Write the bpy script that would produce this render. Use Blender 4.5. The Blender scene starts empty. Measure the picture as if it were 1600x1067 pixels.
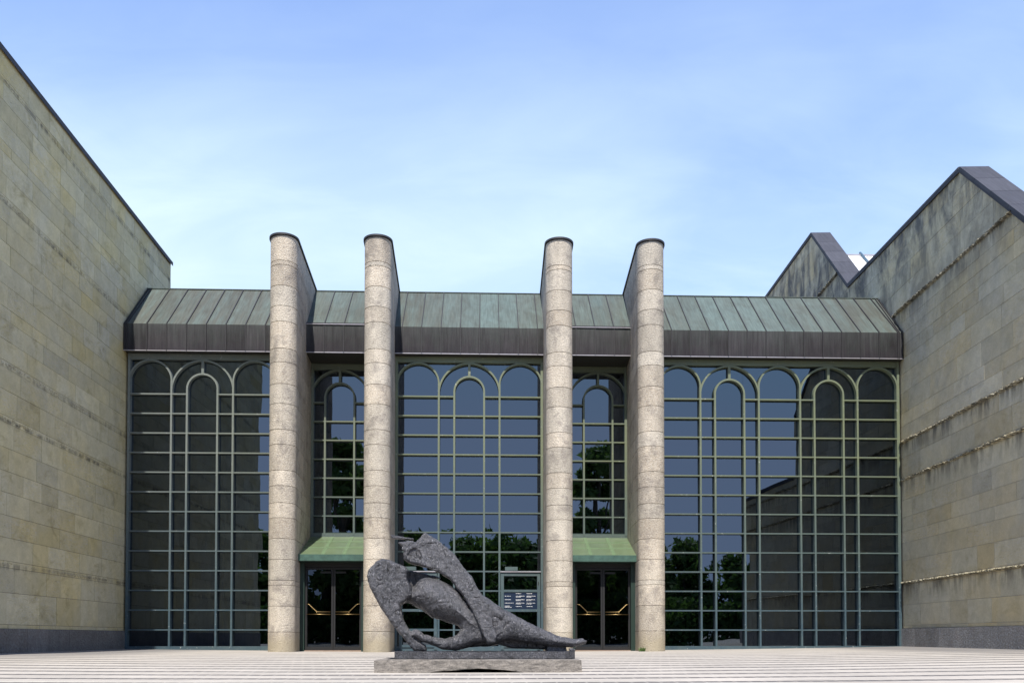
import bpy, math, random
import numpy as np
from mathutils import Vector
random.seed(7)
R = math.radians
sc = bpy.context.scene

# ------------------------------------------------------------------ camera
cam_d = bpy.data.cameras.new("camera")
cam = bpy.data.objects.new("camera", cam_d)
sc.collection.objects.link(cam)
cam.location = (0, 0, .35)
cam.rotation_euler = (R(90 + 1.4), 0, R(-1.895))
cam_d.sensor_width = 36
cam_d.lens = 29.25
cam_d.shift_y = .2686
cam_d.clip_end = 6000
sc.camera = cam

# ------------------------------------------------------------------ light
SUN = Vector((-.09, -1, 1.65)).normalized()
sl = bpy.data.lights.new("sun", 'SUN')
sl.energy = 5.0
sl.angle = R(.53)
sl.color = (1, .955, .885)
so = bpy.data.objects.new("sun", sl)
sc.collection.objects.link(so)
so.rotation_euler = SUN.to_track_quat('Z', 'Y').to_euler()
sc.view_settings.view_transform = 'Standard'
sc.view_settings.look = 'None'
sc.view_settings.gamma = 1
sc.view_settings.exposure = .55

world = bpy.data.worlds.new("World")
sc.world = world
world.use_nodes = True
nt = world.node_tree
nt.nodes.clear()


class NT:
    """tiny node-graph helper"""
    def __init__(s, tree): s.t = tree
    def n(s, typ, **kw):
        nd = s.t.nodes.new(typ)
        ins = kw.pop('ins', {})
        for k, v in kw.items(): setattr(nd, k, v)
        for k, v in ins.items(): s.set(nd, k, v)
        return nd
    def set(s, nd, k, v):
        sock = nd.inputs[k]
        if hasattr(v, 'is_output') or hasattr(v, 'links'):
            s.t.links.new(v, sock)
        else:
            sock.default_value = v
    def math(s, op, a, b=0., c=None, clamp=False):
        nd = s.n('ShaderNodeMath', operation=op, use_clamp=clamp)
        s.set(nd, 0, a); s.set(nd, 1, b)
        if c is not None: s.set(nd, 2, c)
        return nd.outputs[0]
    def mix(s, f, a, b, mode='MIX'):
        nd = s.n('ShaderNodeMix', data_type='RGBA', blend_type=mode)
        s.set(nd, 0, f); s.set(nd, 6, a); s.set(nd, 7, b)
        return nd.outputs[2]
    def noise(s, vec, scale, detail=4., rough=.55, dist=0.):
        nd = s.n('ShaderNodeTexNoise', ins={'Vector': vec, 'Scale': scale, 'Detail': detail, 'Roughness': rough, 'Distortion': dist})
        return nd.outputs[0]
    def mapping(s, vec, scale=(1, 1, 1), loc=(0, 0, 0), rot=(0, 0, 0)):
        return s.n('ShaderNodeMapping', ins={'Vector': vec, 'Scale': scale, 'Location': loc, 'Rotation': rot}).outputs[0]
    def ramp(s, f, stops, interp='LINEAR'):
        nd = s.n('ShaderNodeValToRGB')
        cr = nd.color_ramp
        cr.interpolation = interp
        while len(cr.elements) < len(stops): cr.elements.new(.5)
        for e, (p, c) in zip(cr.elements, stops):
            e.position = p
            e.color = (c, c, c, 1) if not hasattr(c, '__len__') else (*c[:3], 1)
        s.set(nd, 0, f)
        return nd.outputs[0]


W_ = NT(nt)
gen = W_.n('ShaderNodeTexCoord').outputs['Generated']
sky = W_.n('ShaderNodeTexSky', sky_type='NISHITA', sun_disc=False)
sky.sun_elevation = math.asin(SUN.z)
sky.sun_rotation = math.atan2(SUN.x, SUN.y)
sky.altitude = 500
sky.air_density = 1.0
sky.dust_density = .8
sky.ozone_density = 1.6
sep = W_.n('ShaderNodeSeparateXYZ', ins={0: gen})
up = W_.math('MAXIMUM', sep.outputs[2], .04)
flat = W_.n('ShaderNodeCombineXYZ', ins={0: W_.math('DIVIDE', sep.outputs[0], W_.math('ADD', up, .25)), 1: W_.math('DIVIDE', sep.outputs[1], W_.math('ADD', up, .25)), 2: 0.}).outputs[0]
c1 = W_.noise(W_.mapping(flat, (1.0, 1.3, 1), (3.1, .6, 0)), 1.1, 5., .5, .35)
c2 = W_.noise(W_.mapping(flat, (1, 2.2, 1), (1.7, 5.2, 0), (0, 0, R(20))), 3.0, 6., .6, .6)
veil = W_.ramp(c1, [(.40, 0.), (.62, 1.)])
fine = W_.ramp(c2, [(.40, 0.), (.72, 1.)])
low = W_.ramp(up, [(.0, 1.), (.32, .95), (.44, .72), (.56, .32), (.70, .05)])
vf = W_.math('ADD', W_.math('MULTIPLY', veil, .62), W_.math('MULTIPLY', fine, .24))
vf = W_.math('ADD', W_.math('MULTIPLY', low, .5), W_.math('MULTIPLY', vf, W_.math('ADD', W_.math('MULTIPLY', low, .95), .0)), clamp=True)
north = W_.ramp(W_.math('ADD', W_.math('MULTIPLY', sep.outputs[1], .5), .5), [(.36, 0.), (.66, 1.)])
mul = W_.mix(north, (2.2, 2.2, 2.4, 1), (2.45, 2.82, 3.75, 1))
tinted = W_.mix(1., sky.outputs[0], mul, 'MULTIPLY')
cap = W_.mix(north, (7.4, 9.3, 13.4, 1), (40., 40., 40., 1))
tinted = W_.mix(1., tinted, cap, 'DARKEN')
vf = W_.math('MULTIPLY', vf, north)
skycol = W_.mix(vf, tinted, (9.2, 11.4, 12.5, 1))
bg = W_.n('ShaderNodeBackground', ins={'Color': skycol, 'Strength': .064})
nt.links.new(bg.outputs[0], W_.n('ShaderNodeOutputWorld').inputs[0])


# ------------------------------------------------------------------ materials
def new_mat(name):
    m = bpy.data.materials.new(name)
    m.use_nodes = True
    t = m.node_tree
    t.nodes.clear()
    g = NT(t)
    g.out = g.n('ShaderNodeOutputMaterial')
    g.b = g.n('ShaderNodeBsdfPrincipled')
    t.links.new(g.b.outputs[0], g.out.inputs[0])
    g.o = g.n('ShaderNodeTexCoord').outputs['Object']
    return m, g


def bump(g, h, strength=.3, dist=.01):
    b = g.n('ShaderNodeBump', ins={'Height': h, 'Strength': strength, 'Distance': dist})
    g.set(g.b, 'Normal', b.outputs[0])


def simple(name, col, rough=.6, metal=0., var=.2, scale=6., bs=.15, bd=.004):
    m, g = new_mat(name)
    n = g.noise(g.o, scale, 5., .6)
    n2 = g.noise(g.o, scale * 9, 3., .6)
    f = g.math('ADD', g.math('MULTIPLY', n, .7), g.math('MULTIPLY', n2, .3))
    k = g.ramp(f, [(.3, 1 - var), (.7, 1 + var * .4)])
    g.set(g.b, 'Base Color', g.mix(1., (*col, 1), k, 'MULTIPLY'))
    g.set(g.b, 'Roughness', rough)
    g.set(g.b, 'Metallic', metal)
    bump(g, f, bs, bd)
    return m


def stone_wall_mat(name, base, yellow, grey, stain_shade, top_dark=0., warm=.5):
    """ashlar: tint attribute R = value, G = ochre share, B = roughness of the dressing"""
    m, g = new_mat(name)
    at = g.n('ShaderNodeAttribute', attribute_name='tint')
    sp = g.n('ShaderNodeSeparateColor', ins={0: at.outputs[0]})
    val, och, rgh = sp.outputs[0], sp.outputs[1], sp.outputs[2]
    big = g.noise(g.o, .55, 5., .6, .4)
    mid = g.noise(g.o, 3.2, 6., .68, .5)
    fin = g.noise(g.o, 28., 5., .7)
    vein = g.noise(g.mapping(g.o, (.7, .7, 3.2)), 8., 7., .75, 1.2)
    col = g.mix(och, (*base, 1), (*yellow, 1))
    col = g.mix(g.ramp(big, [(.38, 0.), (.66, .75)]), col, (*grey, 1))
    # ochre lichen
    lich = g.math('MULTIPLY', g.ramp(g.noise(g.mapping(g.o, (1, 1, 1.6), (4, 2, 7)), 1.1, 7., .7, .8), [(.55, 0.), (.72, .75)]), warm)
    col = g.mix(lich, col, (.235, .175, .045, 1))
    # shelly pale veining on rough blocks
    vv = g.math('MULTIPLY', g.ramp(vein, [(.50, 0.), (.66, 1.)]), g.math('MULTIPLY', rgh, .6))
    col = g.mix(vv, col, (.50, .48, .42, 1))
    pit = g.math('MULTIPLY', g.ramp(vein, [(.30, 1.), (.43, 0.)]), g.math('MULTIPLY', rgh, .6))
    col = g.mix(pit, col, (.10, .095, .075, 1))
    # streaks below the ledges: rain stain, with the ledge shadow painted in
    z = g.n('ShaderNodeSeparateXYZ', ins={0: g.o}).outputs[2]
    zz = g.math('DIVIDE', g.math('ADD', z, 1.), 18.)
    dr = g.ramp(zz, [(p, c) for p, c in stain_shade])
    st = g.noise(g.mapping(g.o, (1, 1, .16)), 5.5, 4., .65)
    st = g.math('MULTIPLY', g.ramp(st, [(.43, 0.), (.56, 1.)]), g.ramp(g.noise(g.o, .9, 3.), [(.35, .35), (.6, 1.)]))
    col = g.mix(g.math('MULTIPLY', g.math('MULTIPLY', dr, st), .85), col, (.055, .052, .046, 1))
    if top_dark > 0:
        td = g.ramp(g.noise(g.mapping(g.o, (1, 1, .45)), 1.3, 7., .7, .5), [(.42, 0.), (.60, 1.)])
        hi = g.ramp(zz, [(.50, 0.), (.72, 1.)])
        col = g.mix(g.math('MULTIPLY', g.math('MULTIPLY', td, hi), top_dark), col, (.075, .078, .08, 1))
    k = g.math('MULTIPLY', g.ramp(mid, [(.25, .80), (.75, 1.12)]), g.ramp(fin, [(.25, .86), (.75, 1.08)]))
    k = g.math('MULTIPLY', k, val)
    g.set(g.b, 'Base Color', g.mix(1., col, g.n('ShaderNodeCombineColor', ins={0: k, 1: k, 2: k}).outputs[0], 'MULTIPLY'))
    g.set(g.b, 'Roughness', .88)
    h = g.math('ADD', g.math('MULTIPLY', mid, .5), g.math('MULTIPLY', g.math('ADD', fin, vein), g.math('ADD', g.math('MULTIPLY', rgh, .9), .12)))
    bump(g, h, .5, .012)
    return m


def stain_shade_stops(ledges, H=.75):
    st = [(0., 0.)]
    for z in sorted(ledges):
        a = (z - H + 1) / 18.; b = (z - .03 + 1) / 18.; c = (z + .03 + 1) / 18.
        if a <= st[-1][0]: a = st[-1][0] + .002
        st += [(a, 0.), (b, 1.), (c, .0)]
    return st[:30]


L_LEDGES = [1.89, 4.94, 6.09, 9.53, 12.03]
R_LEDGES = [1.93, 4.93, 6.04, 9.95]
M_left = stone_wall_mat('pale_sandstone', (.585, .515, .305), (.56, .46, .21), (.54, .505, .365), stain_shade_stops(L_LEDGES, .12), 0., .75)
M_right = stone_wall_mat('weathered_sandstone', (.54, .485, .325), (.54, .44, .24), (.49, .465, .365), stain_shade_stops(R_LEDGES + [12.2], .55), .9, .45)


def granite(name, base, sp_s=55., dark=.5):
    m, g = new_mat(name)
    at = g.n('ShaderNodeAttribute', attribute_name='tint')
    val = g.n('ShaderNodeSeparateColor', ins={0: at.outputs[0]})
    s1 = g.noise(g.o, sp_s, 2., .5)
    s2 = g.noise(g.mapping(g.o, loc=(9, 3, 1)), sp_s * 1.9, 2., .5)
    vor = g.n('ShaderNodeTexVoronoi', ins={'Vector': g.o, 'Scale': sp_s * .9, 'Randomness': 1.}).outputs[0]
    blot = g.noise(g.o, 2.6, 5., .62, .5)
    col = g.mix(val.outputs[1], (*base, 1), (base[0] * 1.0, base[1] * .93, base[2] * .86, 1))
    col = g.mix(g.ramp(s1, [(.45, 0.), (.58, .8)]), col, (base[0] * 1.25, base[1] * 1.25, base[2] * 1.25, 1))
    col = g.mix(g.ramp(s2, [(.54, 0.), (.67, .85)]), col, (.12, .105, .095, 1))
    col = g.mix(g.ramp(blot, [(.50, 0.), (.66, .5)]), col, (.15, .13, .12, 1))
    z = g.n('ShaderNodeSeparateXYZ', ins={0: g.o}).outputs[2]
    k = g.math('MULTIPLY', val.outputs[0], g.ramp(g.noise(g.mapping(g.o, (1, 1, .3)), 4., 4.), [(.3, .80), (.7, 1.08)]))
    col = g.mix(1., col, g.n('ShaderNodeCombineColor', ins={0: k, 1: k, 2: k}).outputs[0], 'MULTIPLY')
    foot = g.math('MULTIPLY', g.ramp(g.math('ADD', z, g.math('MULTIPLY', blot, .5)), [(.45, .75), (.80, 0.)]), 1. if base[0] > .3 else 0.)
    col = g.mix(foot, col, (.33, .28, .19, 1))
    g.set(g.b, 'Base Color', col)
    g.set(g.b, 'Roughness', .8)
    h = g.math('ADD', g.math('MULTIPLY', vor, .8), g.math('ADD', s1, g.math('MULTIPLY', s2, .5)))
    bump(g, h, dark, .012)
    return m


M_granite = granite('rough_granite', (.47, .42, .345), 38., .9)
M_plinth = granite('grey_granite', (.17, .17, .165), 20., 1.)
M_joint = simple('dark_joint', (.10, .095, .085), .95)

# ground: pale paving with dark rows of open joints
M_ground, g = new_mat('pale_paving')
wob = g.noise(g.mapping(g.o, (.5, .5, .5)), 1.0, 3., .6)
wf = g.noise(g.o, 6., 3., .7)
sx = g.n('ShaderNodeSeparateXYZ', ins={0: g.o})
yy = g.math('ADD', sx.outputs[1], g.math('ADD', g.math('MULTIPLY', g.math('SUBTRACT', wob, .5), .16), g.math('MULTIPLY', g.math('SUBTRACT', wf, .5), .07)))
fr = g.math('FRACT', g.math('DIVIDE', g.math('ADD', yy, .2), .76))
line = g.ramp(fr, [(.0, 1.), (.15, 1.), (.22, 0.), (.89, 0.), (.95, 1.)])
line2 = g.ramp(g.math('FRACT', g.math('ADD', g.math('MULTIPLY', fr, 3.), .47)), [(.0, 1.), (.10, 0.), (.90, 0.), (1., 1.)])
dash = g.ramp(g.math('FRACT', g.math('MULTIPLY', g.math('ADD', sx.outputs[0], g.math('MULTIPLY', wf, .05)), 6.2)), [(.0, .45), (.10, .98), (.85, 1.), (1., .45)])
dn = g.ramp(g.noise(g.mapping(g.o, (.8, 3., 1)), 2.2, 5., .7), [(.25, .5), (.45, 1.)])
faraway = g.ramp(g.math('DIVIDE', sx.outputs[1], 30.), [(.52, 1.), (.70, .5)])
lf = g.math('MULTIPLY', g.math('MULTIPLY', line, dash), g.math('MULTIPLY', dn, faraway))
pave = g.mix(g.ramp(g.noise(g.mapping(g.o, (.35, 1, 1)), 1.6, 7., .75), [(.38, 0.), (.62, 1.)]), (.475, .43, .37, 1), (.325, .294, .252, 1))
pave = g.mix(g.ramp(g.noise(g.o, 34., 3., .7), [(.35, 0.), (.75, .35)]), pave, (.25, .235, .23, 1))
pave = g.mix(g.math('MULTIPLY', g.math('MULTIPLY', line2, dn), .38), pave, (.20, .19, .18, 1))
pave = g.mix(g.math('MULTIPLY', lf, .93), pave, (.06, .055, .055, 1))
# dirt washed against the facade foot
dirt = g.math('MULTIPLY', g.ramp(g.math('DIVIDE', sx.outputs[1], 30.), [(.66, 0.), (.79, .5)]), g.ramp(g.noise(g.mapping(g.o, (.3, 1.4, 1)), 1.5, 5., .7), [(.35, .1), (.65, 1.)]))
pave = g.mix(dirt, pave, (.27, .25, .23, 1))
side = g.math('MULTIPLY', g.ramp(g.math('DIVIDE', g.math('ABSOLUTE', g.math('SUBTRACT', sx.outputs[0], .9)), 12.), [(.66, 0.), (.78, .85)]), g.ramp(g.math('DIVIDE', sx.outputs[1], 30.), [(.44, 0.), (.60, 1.)]))  # grey strip by the right wall; left wall's shadow painted in likewise
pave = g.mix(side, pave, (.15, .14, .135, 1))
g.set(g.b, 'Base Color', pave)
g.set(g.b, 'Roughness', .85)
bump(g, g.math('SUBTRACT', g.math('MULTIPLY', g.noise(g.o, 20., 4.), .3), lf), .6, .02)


def copper(name, a, b, c, streak=.5, run=False):
    m, g = new_mat(name)
    at = g.n('ShaderNodeAttribute', attribute_name='tint')
    sp = g.n('ShaderNodeSeparateColor', ins={0: at.outputs[0]})
    n1 = g.noise(g.mapping(g.o, (1.6, .22, .22)), 3.2, 6., .62, .3)
    n2 = g.noise(g.mapping(g.o, (1., .5, .5)), 2.6, 6., .66, .8)
    n3 = g.noise(g.mapping(g.o, (9., .5, .5)), 3.0, 4., .6)
    col = g.mix(sp.outputs[1], (*a, 1), (*b, 1))
    col = g.mix(g.math('MULTIPLY', g.ramp(n1, [(.40, 0.), (.68, 1.)]), streak), col, (*b, 1))
    col = g.mix(g.math('MULTIPLY', g.ramp(n2, [(.42, 0.), (.70, .7)]), streak), col, (*c, 1))
    if run:
        zz = g.n('ShaderNodeSeparateXYZ', ins={0: g.o}).outputs[2]
        zz = g.math('ADD', g.math('DIVIDE', g.math('SUBTRACT', zz, 8.45), .76), g.math('MULTIPLY', g.math('SUBTRACT', n3, .5), .9))
        col = g.mix(g.ramp(zz, [(.45, 0.), (1., .45)]), col, (.062, .068, .064, 1))
        col = g.mix(g.ramp(zz, [(.0, .5), (.4, 0.)]), col, (.022, .016, .024, 1))
    k = g.math('MULTIPLY', sp.outputs[0], g.ramp(n3, [(.3, .78), (.7, 1.18)]))
    g.set(g.b, 'Base Color', g.mix(1., col, g.n('ShaderNodeCombineColor', ins={0: k, 1: k, 2: k}).outputs[0], 'MULTIPLY'))
    g.set(g.b, 'Roughness', .66)
    g.set(g.b, 'Specular IOR Level', .2)
    g.set(g.b, 'Metallic', .1)
    bump(g, g.math('ADD', g.noise(g.o, 1.9, 2., .4), g.math('MULTIPLY', n3, .04)), .35, .06)
    return m


M_patina = copper('copper_patina', (.078, .083, .070), (.096, .130, .121), (.054, .055, .045), .75)
M_fascia = copper('brown_copper', (.017, .015, .016), (.044, .040, .043), (.034, .041, .036), .8, True)
M_coping = copper('grey_zinc', (.050, .052, .064), (.064, .066, .080), (.040, .041, .047), .4)
M_seam = simple('dark_seam_metal', (.03, .028, .03), .55, .3)  # plain dark metal of seams, pier caps and rail
M_trim = simple('pale_drip_edge', (.45, .42, .44), .4, .4)
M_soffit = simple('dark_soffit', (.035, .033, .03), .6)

# painted steel frames: sage upper, bluish lower where rain splashes, chipped
M_frame, g = new_mat('sage_painted_steel')
s = g.n('ShaderNodeSeparateXYZ', ins={0: g.o})
top = g.mix(g.ramp(g.math('DIVIDE', g.math('ADD', s.outputs[0], 12.), 24.), [(.10, 0.), (.36, 1.), (.70, 1.)]), (.155, .168, .150, 1), (.138, .156, .088, 1))
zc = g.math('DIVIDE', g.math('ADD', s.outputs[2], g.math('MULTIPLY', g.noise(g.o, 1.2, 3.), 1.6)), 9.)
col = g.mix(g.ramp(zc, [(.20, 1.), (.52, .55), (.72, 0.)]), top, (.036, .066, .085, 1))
col = g.mix(g.ramp(g.noise(g.o, 13., 6., .75), [(.62, 0.), (.68, .9)]), col, (.42, .43, .40, 1))
col = g.mix(g.ramp(g.noise(g.o, 4., 5., .7), [(.35, .35), (.6, 0.)]), col, (.10, .13, .12, 1))
g.set(g.b, 'Base Color', col)
g.set(g.b, 'Roughness', .5)
bump(g, g.noise(g.o, 15., 4., .7), .2, .003)

M_canopy_top, g = new_mat('green_canopy_glass')
col = g.mix(g.ramp(g.noise(g.o, 3., 4.), [(.3, 0.), (.7, 1.)]), (.098, .132, .070, 1), (.125, .165, .094, 1))
g.set(g.b, 'Base Color', col)
g.set(g.b, 'Roughness', .28)
M_canopy_edge = simple('green_painted_edge', (.05, .105, .08), .5, 0, .45, 7.)
M_canopy_bar = simple('dark_green_bar', (.11, .165, .085), .5)
M_door_green = simple('deep_green_steel', (.012, .03, .022), .5)
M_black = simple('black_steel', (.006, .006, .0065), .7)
M_brass = simple('brass_bar', (.26, .18, .08), .4, 1., .25, 30.)
M_wood = simple('worn_threshold', (.28, .20, .15), .7)
M_sign = simple('navy_panel', (.006, .016, .04), .35, 0, .1)
M_white = simple('white_lettering', (.75, .75, .75), .6, 0, .05)
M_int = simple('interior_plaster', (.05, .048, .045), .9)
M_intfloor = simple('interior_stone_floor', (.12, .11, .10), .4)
M_intpale = simple('pale_interior_panel', (.42, .46, .38), .9, 0, .35, 3.)
M_plaster = simple('light_render', (.45, .44, .42), .9)
M_skylight = simple('white_roof_glazing', (.9, .91, .92), .25, 0, .04)
M_bluebar = simple('blue_glazing_bar', (.07, .12, .16), .4)

# tinted solar glass
M_glass, g = new_mat('tinted_glass')
g.t.nodes.remove(g.b)
lw = g.n('ShaderNodeFresnel', ins={'IOR': 1.5}).outputs[0]
fac = g.math('ADD', g.math('MULTIPLY', lw, 1.3), .095, clamp=True)
nb = g.n('ShaderNodeBump', ins={'Height': g.noise(g.o, .8, 2., .4), 'Strength': .05, 'Distance': .05}).outputs[0]
gl = g.n('ShaderNodeBsdfGlossy', ins={'Color': (.72, .85, 1., 1), 'Roughness': .0, 'Normal': nb}).outputs[0]
tr = g.n('ShaderNodeBsdfTransparent', ins={'Color': (.06, .07, .068, 1)}).outputs[0]
mx = g.n('ShaderNodeMixShader', ins={0: fac, 1: tr, 2: gl})
g.t.links.new(mx.outputs[0], g.out.inputs[0])
M_glass_dark = M_glass.copy()
M_glass_dark.name = 'door_glass'
for nd in M_glass_dark.node_tree.nodes:
    if nd.type == 'MATH' and nd.operation == 'ADD': nd.inputs[1].default_value = .01

M_bronze, g = new_mat('dark_bronze')
n1 = g.noise(g.o, 7., 6., .7, .8)
n2 = g.noise(g.mapping(g.o, (1, 1, .45), (0, 0, 0), (0, R(40), 0)), 46., 5., .72, 1.2)
n3 = g.noise(g.mapping(g.o, (1, 1, .3), (2, 1, 4), (0, R(-50), 0)), 24., 5., .72, 1.6)
col = g.mix(g.ramp(n1, [(.35, 0.), (.65, 1.)]), (.066, .066, .071, 1), (.122, .119, .126, 1))
col = g.mix(g.ramp(n2, [(.57, 0.), (.68, .7)]), col, (.38, .37, .40, 1))  # pale glints painted into the bronze colour
col = g.mix(g.ramp(n3, [(.34, .95), (.45, 0.)]), col, (.014, .015, .014, 1))  # shade of the crevices painted in as dark colour
g.set(g.b, 'Base Color', col)
g.set(g.b, 'Metallic', .55)
g.set(g.b, 'Roughness', g.ramp(n2, [(.35, .5), (.68, .25)]))
bump(g, g.math('ADD', g.math('ADD', n2, g.math('MULTIPLY', n3, .9)), g.math('MULTIPLY', n1, .35)), .8, .022)

M_slab, g = new_mat('weathered_slab')
a1 = g.noise(g.mapping(g.o, (1.2, 1, 4.)), 6., 7., .72, .5)
a2 = g.noise(g.o, 40., 4., .7)
col = g.mix(g.ramp(a1, [(.35, 0.), (.62, 1.)]), (.10, .090, .080, 1), (.30, .268, .235, 1))
col = g.mix(g.ramp(a2, [(.35, .5), (.55, 0.)]), col, (.07, .065, .06, 1))
g.set(g.b, 'Base Color', col)
g.set(g.b, 'Roughness', .9)
bump(g, g.math('ADD', a1, g.math('MULTIPLY', a2, .5)), .6, .02)

M_leaf = []
for i, c in enumerate([(.065, .12, .03), (.08, .14, .04), (.05, .10, .028)]):
    m, g = new_mat('foliage_green')
    g.set(g.b, 'Base Color', g.mix(g.ramp(g.noise(g.o, .9, 3.), [(.3, 0.), (.7, 1.)]), (*c, 1), (c[0] * 1.7, c[1] * 1.5, c[2] * 1.3, 1)))
    g.set(g.b, 'Roughness', .7)
    tl = g.n('ShaderNodeBsdfTranslucent', ins={'Color': (c[0] * 2.2, c[1] * 2.2, c[2] * 1.5, 1)})
    ms_ = g.n('ShaderNodeMixShader', ins={0: .4, 1: g.b.outputs[0], 2: tl.outputs[0]})
    m.node_tree.links.new(ms_.outputs[0], g.out.inputs[0])
    M_leaf.append(m)
M_bark = simple('grey_bark', (.10, .08, .06), .9)


# ------------------------------------------------------------------ mesh helpers
class MB:
    def __init__(s): s.v = []; s.f = []; s.c = []
    def poly(s, pts, col=(1, 0, 0)):
        i = len(s.v); s.v += [tuple(p) for p in pts]
        s.f.append(tuple(range(i, i + len(pts)))); s.c.append(col)
    def box(s, x0, x1, y0, y1, z0, z1, col=(1, 0, 0), T=None):
        P = [(x, y, z) for z in (z0, z1) for y in (y0, y1) for x in (x0, x1)]
        if T: P = [T(*p) for p in P]
        i = len(s.v); s.v += P
        for f in ((0, 2, 3, 1), (4, 5, 7, 6), (0, 1, 5, 4), (1, 3, 7, 5), (3, 2, 6, 7), (2, 0, 4, 6)):
            s.f.append(tuple(i + k for k in f)); s.c.append(col)
    def prism(s, front, back, col=(1, 0, 0), caps=True):
        i = len(s.v); n = len(front)
        s.v += [tuple(p) for p in front] + [tuple(p) for p in back]
        if caps:
            s.f.append(tuple(i + k for k in range(n))); s.c.append(col)
            s.f.append(tuple(i + n + k for k in reversed(range(n)))); s.c.append(col)
        for k in range(n):
            k2 = (k + 1) % n
            s.f.append((i + k2, i + k, i + n + k, i + n + k2)); s.c.append(col)
    def tube(s, pts, r, n=8, col=(1, 0, 0)):
        rr = r if hasattr(r, '__len__') else [r] * len(pts)
        pts = [Vector(p) for p in pts]; rings = []
        for k, p in enumerate(pts):
            d = (pts[min(k + 1, len(pts) - 1)] - pts[max(k - 1, 0)]).normalized()
            a = d.orthogonal().normalized() if k == 0 else (rings[-1][1] - d * rings[-1][1].dot(d)).normalized()
            b = d.cross(a); i = len(s.v)
            for j in range(n):
                t = 2 * math.pi * j / n
                s.v.append(tuple(p + (a * math.cos(t) + b * math.sin(t)) * rr[k]))
            rings.append((i, a))
        for k in range(len(rings) - 1):
            i, j = rings[k][0], rings[k + 1][0]
            for q in range(n):
                s.f.append((i + q, i + (q + 1) % n, j + (q + 1) % n, j + q)); s.c.append(col)
        for i, rv in ((rings[0][0], True), (rings[-1][0], False)):
            f = [i + q for q in range(n)]
            s.f.append(tuple(reversed(f) if rv else f)); s.c.append(col)
    def build(s, name, mat, parent=None, off=(0, 0, 0), smooth=False, fix=True):
        me = bpy.data.meshes.new(name)
        v = np.array(s.v, dtype=float) - np.array(off)
        me.from_pydata(v.tolist(), [], s.f)
        ca = me.color_attributes.new('tint', 'FLOAT_COLOR', 'CORNER')
        buf = np.ones((len(me.loops), 4), dtype=np.float32)
        i = 0
        for f, c in zip(s.f, s.c):
            buf[i:i + len(f), :3] = c; i += len(f)
        ca.data.foreach_set('color', buf.ravel())
        if fix:
            import bmesh
            bm = bmesh.new(); bm.from_mesh(me)
            bmesh.ops.recalc_face_normals(bm, faces=bm.faces)
            bm.to_mesh(me); bm.free()
        if smooth:
            me.polygons.foreach_set('use_smooth', [True] * len(me.polygons))
        me.materials.append(mat)
        o = bpy.data.objects.new(name, me)
        sc.collection.objects.link(o)
        if parent: o.parent = parent
        return o


def thing(name, label, cat, loc=(0, 0, 0), group=None):
    o = bpy.data.objects.new(name, None)
    sc.collection.objects.link(o)
    o.location = loc; o.empty_display_size = .3
    o['label'] = label; o['category'] = cat
    if group: o['group'] = group
    return o


def tag(o, label=None, cat=None, group=None, kind=None):
    for k, v in (('label', label), ('category', cat), ('group', group), ('kind', kind)):
        if v: o[k] = v
    return o


def gz(x, y):
    xc = min(max(x, -11), 13)
    return -.045 + .00075 * (xc + 1) ** 2 - .012 * (17 - min(max(y, 0), 17))


def rnd(a, b): return random.uniform(a, b)


# ------------------------------------------------------------------ ground
xs = [-2500, -400, -80, -30] + list(np.arange(-14, 16.1, 1.)) + [30, 80, 400, 2500]
ys = [-2500, -400, -80, -30, -10] + list(np.arange(0, 30.1, 1.)) + [60, 200, 2500]
gm = MB()
for y in ys:
    for x in xs: gm.v.append((x, y, gz(x, y)))
n = len(xs)
for j in range(len(ys) - 1):
    for i in range(n - 1):
        gm.f.append((j * n + i, j * n + i + 1, (j + 1) * n + i + 1, (j + 1) * n + i)); gm.c.append((1, 0, 0))
tag(gm.build('ground', M_ground), kind='structure')


# ------------------------------------------------------------------ side wings
def clip(poly, a, b, c):
    """keep a*u+b*z<=c"""
    out = []
    for k in range(len(poly)):
        p, q = poly[k], poly[(k + 1) % len(poly)]
        dp, dq = a * p[0] + b * p[1] - c, a * q[0] + b * q[1] - c
        if dp <= 0: out.append(p)
        if dp * dq < 0:
            t = dp / (dp - dq); out.append((p[0] + (q[0] - p[0]) * t, p[1] + (q[1] - p[1]) * t))
    return out


def make_T(x0, e, side):
    se, ce = math.sin(R(e)), math.cos(R(e))
    nx, ny = (ce, -se) if side < 0 else (-ce, se)
    def T(u, o, z): return (x0 + se * u + nx * o, 24 + ce * u + ny * o, z)
    return T


def ashlar(mb, jt, T, u0, u1, courses, segs, blk=(.7, 1.5), rough_p=.4, seed=1):
    rs = random.Random(seed)
    G = .004
    for ci in range(len(courses) - 1):
        z0, z1 = courses[ci], courses[ci + 1]
        u = u0 - rs.uniform(0, .7)
        while u < u1:
            L = rs.uniform(*blk) * (.8 if z1 - z0 < .3 else 1)
            a, b = max(u, u0), min(u + L, u1)
            u += L
            if b - a < .03: continue
            col = (rs.choice([.90, .96, 1., 1., 1.03, 1.08]) * rs.uniform(.96, 1.04), min(1, max(0, rs.gauss(.45, .38))), 1. if rs.random() < rough_p else rs.uniform(0, .25))
            o = rs.uniform(-.002, .003)
            base = [(a + G, z0 + G), (b - G, z0 + G), (b - G, z1 - G), (a + G, z1 - G)]
            for (s0, t0, s1, t1) in segs:
                p = clip(base, -1, 0, -s0); p = clip(p, 1, 0, s1) if len(p) > 2 else p
                if len(p) < 3: continue
                m = (t1 - t0) / (s1 - s0)
                p = clip(p, -m, 1, t0 - m * s0)
                if len(p) < 3: continue
                mb.prism([T(q[0], o, q[1]) for q in p], [T(q[0], -.02, q[1]) for q in p], col)


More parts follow.
